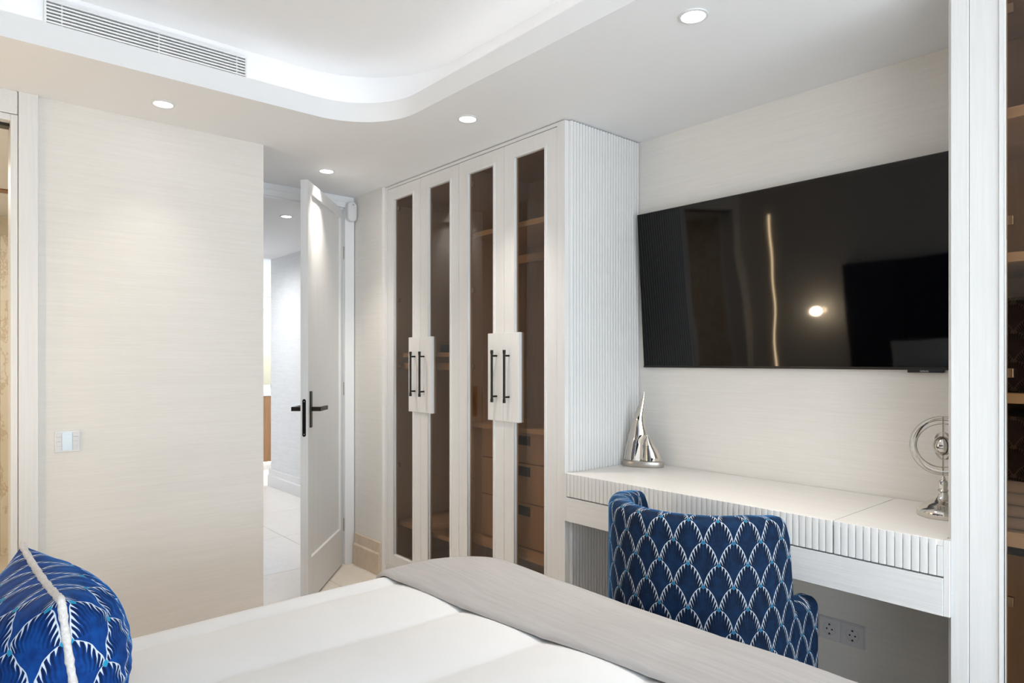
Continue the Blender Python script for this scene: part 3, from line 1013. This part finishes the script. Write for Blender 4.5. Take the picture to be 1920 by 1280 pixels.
def reeded_front(x0, x1, name):
    f_ = obj(name, B(x0, x1, YD + 0.008, YD + 0.024, 0.7025, 0.7825), 'white_wood', dk)
    cnt = max(1, round((x1 - x0) / fw))
    pitch = (x1 - x0) / cnt
    fm = flute_mesh(pitch, 0.0045, 0.0955, '-y', 0.95, 0.3)
    ox, oy, oz = ORG[f_]
    for k in range(cnt):
        place('flute', fm, 'lacquer', f_, (x0 + (k + 0.5) * pitch - ox, YD + 0.0075 - oy, 0.7025 - oz))
    return f_


reeded_front(NX0 + 0.001, XS - 0.0015, 'drawer')
reeded_front(XS + 0.0015, NX1 - 0.014, 'drawer')
obj('end_block', B(NX1 - 0.013, NX1, YD + 0.004, YD + 0.024, 0.7025, 0.7825), 'white_wood', dk)

# ------------------------------------------------------------------ television
TVX0, TVX1, TVH = -1.942, -0.672, 0.706
tv = thing('television', 'large black flat television tilted forward on the wall above the desk', 'television', (TVX0, 2.509, 1.244))
tv.rotation_euler = (radians(4.1), 0, 0)
W_ = TVX1 - TVX0
obj('case', B(0.0, W_, -0.004, 0.010, 0, TVH), 'tv_case', tv, 0.002, local=True)
sm = B(0.004, W_ - 0.004, -0.0056, -0.0042, 0.010, TVH - 0.004)
obj('screen', sm, 'screen', tv, local=True)
obj('bottom_strip', B(0.0, W_, -0.0062, -0.004, 0.0, 0.0085), 'tv_case', tv, 0.0008, local=True)
lbx = -0.775 - TVX0
lbar = obj('logo_bar', B(lbx - 0.052, lbx + 0.058, -0.0075, 0.010, -0.009, 0.002), 'tv_case', tv, 0.002, local=True)
fc = bpy.data.curves.new('lettering', 'FONT')
fc.body = 'SAMSUNG'
fc.size = 0.0078
fc.align_x = 'CENTER'
fc.extrude = 0.0002
fo = bpy.data.objects.new('lettering_curve', fc)
COL.objects.link(fo)
bpy.context.view_layer.update()
fme = bpy.data.meshes.new_from_object(fo.evaluated_get(bpy.context.evaluated_depsgraph_get()))
bpy.data.objects.remove(fo)
fme.materials.clear()
le = place('lettering', fme, 'logo', lbar, (lbx, -0.0080, -0.0062))
le.rotation_euler = (pi / 2, 0, 0)
le.scale = (0.72, 1, 1)
obj('wall_bracket', B(0.42, 0.85, 0.010, 0.030, 0.32, 0.55), 'black_metal', tv, local=True)

# ------------------------------------------------------------------ upholstered tub chair
ch = thing('armchair', 'blue velvet tub chair with white palm-fan pattern pushed under the desk', 'chair', (CH_C[0], CH_C[1], 0))
CX, CY = CH_C
ARM = 0.20
path = []
NS = 64
for k in range(10):
    path.append(('r', ARM * (1 - k / 10)))
for k in range(NS + 1):
    path.append(('a', -pi * k / NS))
for k in range(1, 11):
    path.append(('l', ARM * k / 10))


def chair_pt(i, off_):
    kind, val = path[i]
    seam = 0.0
    if kind == 'a':
        for a in (radians(-72), radians(-108)):
            seam = max(seam, math.exp(-((val - a) * CH_R / 0.006) ** 2))
    r = CH_R + off_ - (0.010 * seam if off_ > -0.02 else 0)
    if kind == 'r':
        return (r, val, CH_R * 0 + val)
    if kind == 'l':
        return (-r, val, -CH_R * pi - val)
    return (r * cos(val), r * sin(val), CH_R * val)


def chair_top(i):
    kind, val = path[i]
    if kind == 'a':
        y = CH_R * sin(val)
        y = val * CH_R if val > -pi / 2 else (-pi - val) * CH_R
    else:
        y = val
    y += 0.0
    s = min(1, max(0, (y - 0.008) / 0.050))
    s = s * s * (3 - 2 * s)
    return 0.832 - 0.275 * s - 0.012 * max(0, min(1, (y + 0.12) / 0.13))


TH = 0.078
prof = [(0.0, 0.16), (0.0, 0.28), (0.0, 0.40), (0.0, 0.5)]


def shell_profile(i):
    zt = chair_top(i)
    r = 0.030
    pts = [(-0.012, 0.15)]
    nz_ = 14
    for k in range(nz_ + 1):
        pts.append((0.0, 0.16 + (zt - r - 0.16) * k / nz_))
    for k in range(1, 7):
        a = pi / 2 * k / 6
        pts.append((-r * (1 - cos(a)), zt - r + r * sin(a)))
    for k in range(0, 7):
        a = pi / 2 * (1 - k / 6)
        pts.append((-TH + r * (1 - cos(a)), zt - r + r * sin(a)))
    for k in range(1, 7):
        pts.append((-TH, zt - r - (zt - r - 0.40) * k / 6))
    pts.append((-TH, 0.15))
    return pts


profs = [shell_profile(i) for i in range(len(path))]
plen = []
for p_ in profs:
    l_ = [p_[0][1]]
    for a_, b_ in zip(p_, p_[1:]):
        l_.append(l_[-1] + sqrt((a_[0] - b_[0]) ** 2 + (a_[1] - b_[1]) ** 2))
    plen.append([q - l_[1] + p_[1][1] for q in l_])
sh = MB()
NP = len(profs[0])


def shell_fn(i, j):
    o_, z = profs[i][j]
    x, y, u = chair_pt(i, o_)
    return (CX + x, CY + y, z)


sh.grid(len(path), NP, shell_fn, uvfn=lambda i, j: (chair_pt(i, 0)[2], plen[i][j]))
n0 = len(path)
for i in (0, n0 - 1):
    # rounded ends of the arms
    base = [i * NP + j for j in range(NP)]
    sh.f.append(tuple(base))
    sh.uv.append([(0.1 + profs[i][j][0], profs[i][j][1]) for j in range(NP)])
obj('backrest', sh, 'deco', ch, smooth=True, auto=50)
# seat cushion
st = MB()
outl = [(CX + 0.205 * cos(a), CY + 0.205 * sin(a)) for a in [pi * 2 * k / 40 for k in range(20, 41)]]
outl = outl + [(CX + 0.205, CY + 0.23), (CX + 0.18, CY + 0.255), (CX - 0.18, CY + 0.255), (CX - 0.205, CY + 0.23)]
stm = MB().prism(outl, 'z', 0.30, 0.455)
stm.uv = [[(stm.v[i][0], stm.v[i][1] if abs(stm.v[f_[0]][2] - stm.v[f_[-1]][2]) < 1e-6 and len(f_) > 4 else stm.v[i][2]) for i in f_] for f_ in stm.f]
obj('seat_cushion', stm, 'deco', ch, 0.02, True, 3)
obj('seat_base', MB().prism([(CX + (x - CX) * 0.99, CY + (y - CY) * 0.99) for x, y in outl], 'z', 0.155, 0.299), 'navy', ch)
for sx in (-0.19, 0.19):
    for y in (-0.14, 0.16):
        obj('leg', MB().tube([(CX + sx * (1.05), CY + y * 1.1, 0.0), (CX + sx, CY + y, 0.155)], [0.011, 0.018], 12), 'cabinet_wood', ch, smooth=True)

# ------------------------------------------------------------------ bed
BX0, BX1, BY0, BY1 = -1.905, -0.06, YH + 0.10, 1.475
bed = thing('bed', 'upholstered double bed base with mattress under the white duvet', 'bed', ((BX0 + BX1) / 2, (BY0 + BY1) / 2, 0))
obj('base', B(BX0 + 0.05, BX1 - 0.05, BY0, BY1 - 0.06, 0.06, 0.30), 'throw', bed, 0.015)
obj('mattress', B(BX0 + 0.04, BX1 - 0.04, BY0, BY1 - 0.05, 0.302, 0.545), 'duvet', bed, 0.04, True, 3)
hb = obj('headboard', B(-2.28, 0.08, YH + 0.003, YH + 0.085, 0.06, 1.62), 'navy', bed, 0.012)
for k in range(6):
    obj('headboard_panel', B(-2.27 + k * 0.39, -2.27 + k * 0.39 + 0.384, YH + 0.085, YH + 0.098, 0.32, 1.61), 'navy', hb, 0.006)
for x in (BX0 + 0.12, BX1 - 0.12):
    for y in (BY0 + 0.12, BY1 - 0.2):
        obj('leg', B(x - 0.03, x + 0.03, y - 0.03, y + 0.03, 0, 0.06), 'black_metal', bed, 0.003)


def drape(px_, py_, zt, out, r, rc):
    """lay the flat sheet point (px_, py_) over the bed: outward offset out, edge radius r, plan corner radius rc"""
    ix0, ix1, iy0, iy1 = BX0 + r + rc, BX1 - r - rc, -9.0, BY1 - r - rc
    qx, qy = min(max(px_, ix0), ix1), min(max(py_, iy0), iy1)
    dx, dy = px_ - qx, py_ - qy
    d = sqrt(dx * dx + dy * dy)
    q = d - rc
    if q <= 0:
        return px_, py_, zt + out, 0.0
    nx_, ny_ = dx / d, dy / d
    R_ = r + out
    if q < r * pi / 2:
        a = q / r
        e = rc + R_ * sin(a)
        return qx + nx_ * e, qy + ny_ * e, zt - r + R_ * cos(a), q / r
    return qx + nx_ * (rc + R_), qy + ny_ * (rc + R_), zt - r - (q - r * pi / 2), 2.0


ZB = 0.598
SEAM0, SEAMP = -1.785, 0.300


def puff(x, y):
    a = ((x - SEAM0) / SEAMP) % 1.0
    c = abs(sin(pi * a)) ** 0.6
    return 0.013 * (c - 1.0)


def soft(x, y):
    return 0.006 * sin(2.1 * x + 1.3 * y) * cos(3.3 * y - 1.1 * x + 0.5) + 0.003 * sin(7 * x - 4 * y)


dv = MB()
NU, NV = 200, 150
EX = 0.34


def duvet_fn(i, j):
    x = BX0 - EX + (BX1 - BX0 + 2 * EX) * i / (NU - 1)
    y = BY0 + 0.02 + (BY1 - BY0 - 0.02 + EX) * j / (NV - 1)
    X, Y, Z, q = drape(x, y, ZB, 0.0, 0.075, 0.16)
    wgt = max(0.0, 1 - q * 0.75)
    fold_ = 0.0
    Z += (puff(x, y) + soft(x, y)) * wgt
    if q >= 1:
        f2 = 0.008 * sin(14 * (x + y)) * min(1, q - 0.9)
        X += f2 * 0.3
        Y += f2
    return (X, Y, Z)


dv.grid(NU, NV, duvet_fn)
do = obj('duvet', dv, 'duvet', smooth=True, auto=0)
tag(do, 'white channel-quilted duvet spread over the bed', 'duvet')

th = MB()
NU2, NV2 = 190, 90
TT = 0.020


def throw_fn(i, j):
    x = BX0 - 0.30 + (BX1 - BX0 + 0.6) * i / (NU2 - 1)
    y_edge = 1.068 + (x + 1.9) * 0.085
    if j < 8:
        a = pi / 2 * j / 7
        y = y_edge + TT * 0.8 * (1 - cos(a))
        o_ = 0.002 + (TT - 0.002) * sin(a)
    else:
        k = (j - 7) / (NV2 - 8)
        y = y_edge + TT * 0.8 + (BY1 + 0.30 - y_edge) * k
        o_ = TT
    X, Y, Z, q = drape(x, y, ZB, o_, 0.075, 0.16)
    wgt = max(0.0, 1 - q * 0.75)
    bulge = 0.25 * puff(x, y) + soft(x, y)
    Z += bulge * wgt
    Z += 0.0022 * sin(26 * y + 3 * sin(3 * x)) * wgt * min(1, max(0, j - 8) / 10)
    return (X, Y, Z)


th.grid(NU2, NV2, throw_fn)
to = obj('throw_blanket', th, 'throw', smooth=True, auto=0)
tag(to, 'taupe linen throw laid across the foot of the bed', 'throw')

# ------------------------------------------------------------------ cushions


def cushion_mesh(hw, hh, thick, n=56, wrinkle=0.0, pinch=0.08, pw=0.55):
    mb = MB()
    c = n // 2

    def surf(side):
        pts = []
        for i in range(n):
            row = []
            for j in range(n):
                a = sin(pi / 2 * (-1 + 2 * i / (n - 1)))
                b = sin(pi / 2 * (-1 + 2 * j / (n - 1)))
                x = a * hw * (1 - pinch * (1 - b * b) * abs(a) ** 4)
                z = b * hh * (1 - pinch * (1 - a * a) * abs(b) ** 4)
                t = thick * (max(0, 1 - a * a) ** pw) * (max(0, 1 - b * b) ** pw)
                env = (abs(b) ** 2) * (1 - b * b) * 4 * (1 - a ** 4)
                t += wrinkle * sin(a * 40 + 6 * b + 2 * sin(5 * a)) * env * (0.6 + 0.4 * sin(3 * a + 1))
                t += wrinkle * 0.8 * sin(b * 30 - 5 * a) * (abs(a) ** 2) * (1 - a * a) * 4 * (1 - b ** 4)
                row.append((x, side * max(t, 0.0), z))
            pts.append(row)
        return pts

    def dist(p, q):
        return sqrt(sum((u - v) ** 2 for u, v in zip(p, q)))
    for side in (1, -1):
        P = surf(side)
        U = [[0.0] * n for _ in range(n)]
        V = [[0.0] * n for _ in range(n)]
        for j in range(n):
            for i in range(c + 1, n):
                U[i][j] = U[i - 1][j] + dist(P[i][j], P[i - 1][j])
            for i in range(c - 1, -1, -1):
                U[i][j] = U[i + 1][j] - dist(P[i][j], P[i + 1][j])
        for i in range(n):
            for j in range(c + 1, n):
                V[i][j] = V[i][j - 1] + dist(P[i][j], P[i][j - 1])
            for j in range(c - 1, -1, -1):
                V[i][j] = V[i][j + 1] - dist(P[i][j], P[i][j + 1])
        mb.grid(n, n, lambda i, j: P[i][j], uvfn=lambda i, j: (U[i][j], V[i][j]))
    return mb


def perim(hw, hh, pinch=0.08, n=40):
    pts = []
    for k in range(n):
        pts.append((-1 + 2 * k / n, 1))
    for k in range(n):
        pts.append((1, 1 - 2 * k / n))
    for k in range(n):
        pts.append((1 - 2 * k / n, -1))
    for k in range(n):
        pts.append((-1, -1 + 2 * k / n))
    return [(a * hw * (1 - pinch * (1 - b * b) * abs(a) ** 4), 0, b * hh * (1 - pinch * (1 - a * a) * abs(b) ** 4)) for a, b in pts]


cu = thing('cushion', 'blue velvet cushion with fluffy cream piping standing on the duvet', 'cushion', (-1.47, 0.164, 0.748))
cu.rotation_euler = (radians(7.5), 0, radians(2))
obj('cover', cushion_mesh(0.215, 0.152, 0.120, n=72, wrinkle=0.003), 'deco_cushion', cu, smooth=True, auto=0, local=True)
pp_ = perim(0.215, 0.152)
obj('piping', MB().tube(pp_, [0.0062 + 0.0012 * sin(k * 1.9) * cos(k * 0.7) for k in range(len(pp_))], 10, closed=True), 'piping', cu, smooth=True, auto=0, local=True)


def bed_pillow(x, y, z, rx, label):
    t = thing('bed_pillow', label, 'pillow', (x, y, z), 'white pillows against the headboard')
    t.rotation_euler = (radians(rx), 0, 0)
    obj('cover', cushion_mesh(0.36, 0.22, 0.10, n=40, pw=0.45), 'duvet', t, smooth=True, auto=0, local=True)
    pq = perim(0.36, 0.22)
    obj('seam', MB().tube(pq, 0.003, 6, closed=True), 'duvet', t, smooth=True, auto=0, local=True)
    return t


bed_pillow(-1.47, -0.120, 0.815, 16, 'white pillow leaning behind the blue cushion')
bed_pillow(-0.52, -0.30, 0.815, 16, 'white pillow at the window side of the bed')

# ------------------------------------------------------------------ polished sailboat on the desk
sb = thing('sailboat_sculpture', 'polished metal sailboat sculpture at the wardrobe end of the desk', 'sculpture', (-1.872, 2.408, 0.7995))
UX = Vector((0.6562, 0.7546, 0))      # width direction of the sculpture (turned towards the room)
sb.rotation_euler = (0, 0, radians(30))
S = 0.00243                             # metres per drawing unit
base = MB()
ov = [(0.092 * cos(2 * pi * k / 40), 0.036 * sin(2 * pi * k / 40)) for k in range(40)]
base.prism(ov, 'z', 0.0, 0.026)
obj('base', base, 'satin', sb, 0.003, True, local=True)


def interp(tab, z):
    for (z0, v0), (z1, v1) in zip(tab, tab[1:]):
        if z0 <= z <= z1:
            return v0 + (v1 - v0) * (z - z0) / (z1 - z0)
    return tab[-1][1] if z > tab[-1][0] else tab[0][1]


k_ = 0.185 / 530.0        # crop pixel to metre


def ez(y):
    return 0.026 + (1010 - y) * k_ * 1.0


def exx(x):
    return (x - 505) * k_


L_ = [(ez(y), exx(x)) for y, x in ((1005, 256), (960, 262), (880, 276), (760, 304), (640, 332), (560, 350), (480, 372), (400, 402), (330, 432), (250, 466), (190, 493), (118, 519))]
Rm = [(ez(y), exx(x)) for y, x in ((1005, 502), (880, 506), (760, 512), (700, 545), (640, 545), (560, 532), (450, 522), (300, 526), (190, 527), (118, 523))]
Lj = [(ez(y), exx(x)) for y, x in ((1005, 506), (880, 511), (760, 518), (700, 548), (640, 546))]
Rj = [(ez(y), exx(x)) for y, x in ((1005, 732), (960, 732), (900, 707), (850, 682), (790, 645), (720, 600), (680, 570), (640, 547))]


def sail(lt, rt, belly, z0, z1, nz_=30, nx_=14, twist=0.0):
    mb = MB()

    def f(side):
        def g(i, j):
            t = i / (nz_ - 1)
            z = z0 + (z1 - z0) * t
            a, b = interp(lt, z), interp(rt, z)
            s = j / (nx_ - 1)
            x = a + (b - a) * s
            w = (b - a)
            arch = sin(pi * s) ** 0.8
            y = -belly * arch * min(1, w / 0.05) * (1 - 0.35 * t) + twist * (s - 0.5) * w
            return (x, y + (0.004 * arch if side > 0 else -0.0), z)
        return g
    mb.grid(nz_, nx_, f(-1))
    mb.grid(nz_, nx_, f(1))
    return mb


obj('main_sail', sail(L_, Rm, 0.020, ez(1005), ez(120), twist=-0.12), 'mirror_metal', sb, smooth=True, auto=60, local=True)
obj('jib_sail', sail(Lj, Rj, 0.020, ez(1005), ez(642), twist=0.12), 'mirror_metal', sb, smooth=True, auto=60, local=True)

# ------------------------------------------------------------------ armillary sphere on the desk
AX, AY, AZ = -0.672, 2.335, 0.7995
ar = thing('armillary_sphere', 'polished metal armillary sphere on a turned base at the desk end', 'ornament', (AX, AY, AZ))
CZ = 0.215
base = MB().lathe([(0.068, 0), (0.070, 0.003), (0.070, 0.018), (0.066, 0.024), (0.058, 0.028), (0.050, 0.036), (0.036, 0.044), (0.026, 0.050), (0.017, 0.060), (0.012, 0.070)], 0, 0, 40)
obj('base', base, 'chrome', ar, smooth=True, local=True)
stem = MB().lathe([(0.012, 0.068), (0.012, 0.074), (0.016, 0.078), (0.011, 0.084), (0.011, 0.088), (0.0125, 0.095), (0.012, 0.106), (0.008, 0.110), (0.006, 0.116), (0.004, 0.122)], 0, 0, 24)
obj('stem', stem, 'chrome', ar, smooth=True, local=True)
obj('axis_rod', MB().tube([(0, 0, 0.118), (0, 0, CZ + 0.088)], 0.0018, 8), 'chrome', ar, smooth=True, local=True)


def band_ring(r, w, th_, rot, name):
    mb = MB()
    n = 56
    pr = [(r, -w / 2), (r + th_, -w / 2), (r + th_, w / 2), (r, w / 2)]
    mt = Matrix.Rotation(rot[2], 3, 'Z') @ Matrix.Rotation(rot[1], 3, 'Y') @ Matrix.Rotation(rot[0], 3, 'X')
    for k in range(n):
        a = 2 * pi * k / n
        for q, h_ in pr:
            p = mt @ Vector((q * cos(a), q * sin(a), h_))
            mb.v.append((p.x, p.y, p.z + CZ))
    for k in range(n):
        for m_ in range(4):
            k2 = (k + 1) % n
            mb.f.append((k * 4 + m_, k2 * 4 + m_, k2 * 4 + (m_ + 1) % 4, k * 4 + (m_ + 1) % 4))
    obj(name, mb, 'chrome', ar, smooth=True, local=True)


band_ring(0.0885, 0.008, 0.0022, (radians(90), 0, radians(28)), 'meridian_ring')
band_ring(0.0835, 0.007, 0.002, (radians(90), radians(8), radians(48)), 'meridian_ring')
band_ring(0.079, 0.007, 0.002, (radians(72), radians(-8), radians(18)), 'tilted_ring')
band_ring(0.069, 0.007, 0.002, (radians(103), radians(14), radians(24)), 'tilted_ring')
band_ring(0.041, 0.008, 0.002, (radians(90), 0, radians(-42)), 'inner_ring')
ball = MB().lathe([(0.0295 * sin(pi * k / 18) + 1e-5, CZ - 0.0295 * cos(pi * k / 18)) for k in range(19)], 0, 0, 32)
obj('ball', ball, 'chrome', ar, smooth=True, auto=0, local=True)

# ------------------------------------------------------------------ kitchen run and its ornament
kc = thing('kitchen_cabinet', 'brown oak kitchen cabinet with white counter far beyond the hall', 'cabinet', (-7.95, 3.4, 0))
obj('body', B(-8.28, -7.72, 2.2, 5.4, 0.10, 0.865), 'cabinet_wood', kc)
for k in range(5):
    obj('door', B(-7.72, -7.70, 2.22 + k * 0.62, 2.22 + k * 0.62 + 0.612, 0.11, 0.862), 'cabinet_wood', kc, 0.002)
obj('counter', B(-8.28, -7.68, 2.18, 5.42, 0.866, 0.912), 'counter', kc, 0.003)
obj('plinth', B(-8.2, -7.76, 2.25, 5.35, 0.0, 0.10), 'counter', kc)
obj('plinth_light', B(-7.76, -7.745, 2.25, 5.35, 0.085, 0.098), 'plinth_glow', kc)
pt = thing('plant_pot', 'small grey-green pot on the far kitchen counter', 'pot', (-7.85, 3.07, 0.912))
obj('pot', MB().lathe([(0.035, 0), (0.04, 0.01), (0.045, 0.06), (0.04, 0.085)], 0, 0, 20), 'terracotta', pt, smooth=True, local=True)
obj('rim', MB().tube([(0.042 * cos(2 * pi * k / 20), 0.042 * sin(2 * pi * k / 20), 0.085) for k in range(20)], 0.004, 6, closed=True), 'terracotta', pt, smooth=True, local=True)

# ------------------------------------------------------------------ light fittings on the bed-head wall (mirrored in the television)
lsx = -2.93
lp = thing('led_profile', 'tall warm light strip set in the wall beside the bed head', 'light strip', (lsx, YH, 0.5))
obj('channel', B(lsx - 0.012, lsx + 0.012, YH + 0.001, YH + 0.008, 0.5, 2.12), 'satin', lp)
obj('diffuser', B(lsx - 0.005, lsx + 0.005, YH + 0.008, YH + 0.012, 0.51, 2.11), 'strip_glow', lp)
wsx = -2.50
ws = thing('wall_lamp', 'small round bedside wall lamp glowing warm', 'wall lamp', (wsx, YH, 1.25))
obj('back_plate', MB().prism([(wsx + 0.04 * cos(2 * pi * k / 24), 1.25 + 0.04 * sin(2 * pi * k / 24)) for k in range(24)], 'y', YH + 0.001, YH + 0.012), 'satin', ws)
obj('arm', MB().tube([(wsx, YH + 0.012, 1.25), (wsx, YH + 0.09, 1.25)], 0.008, 10), 'satin', ws, smooth=True)
gl_ = MB()
gl_.v, gl_.f = [], []
gl_.lathe([(0.045 * sin(pi * k / 14) + 1e-5, 1.25 - 0.045 * cos(pi * k / 14)) for k in range(15)], wsx, YH + 0.13, 24)
obj('globe', gl_, 'sconce_glow', ws, smooth=True, auto=0)
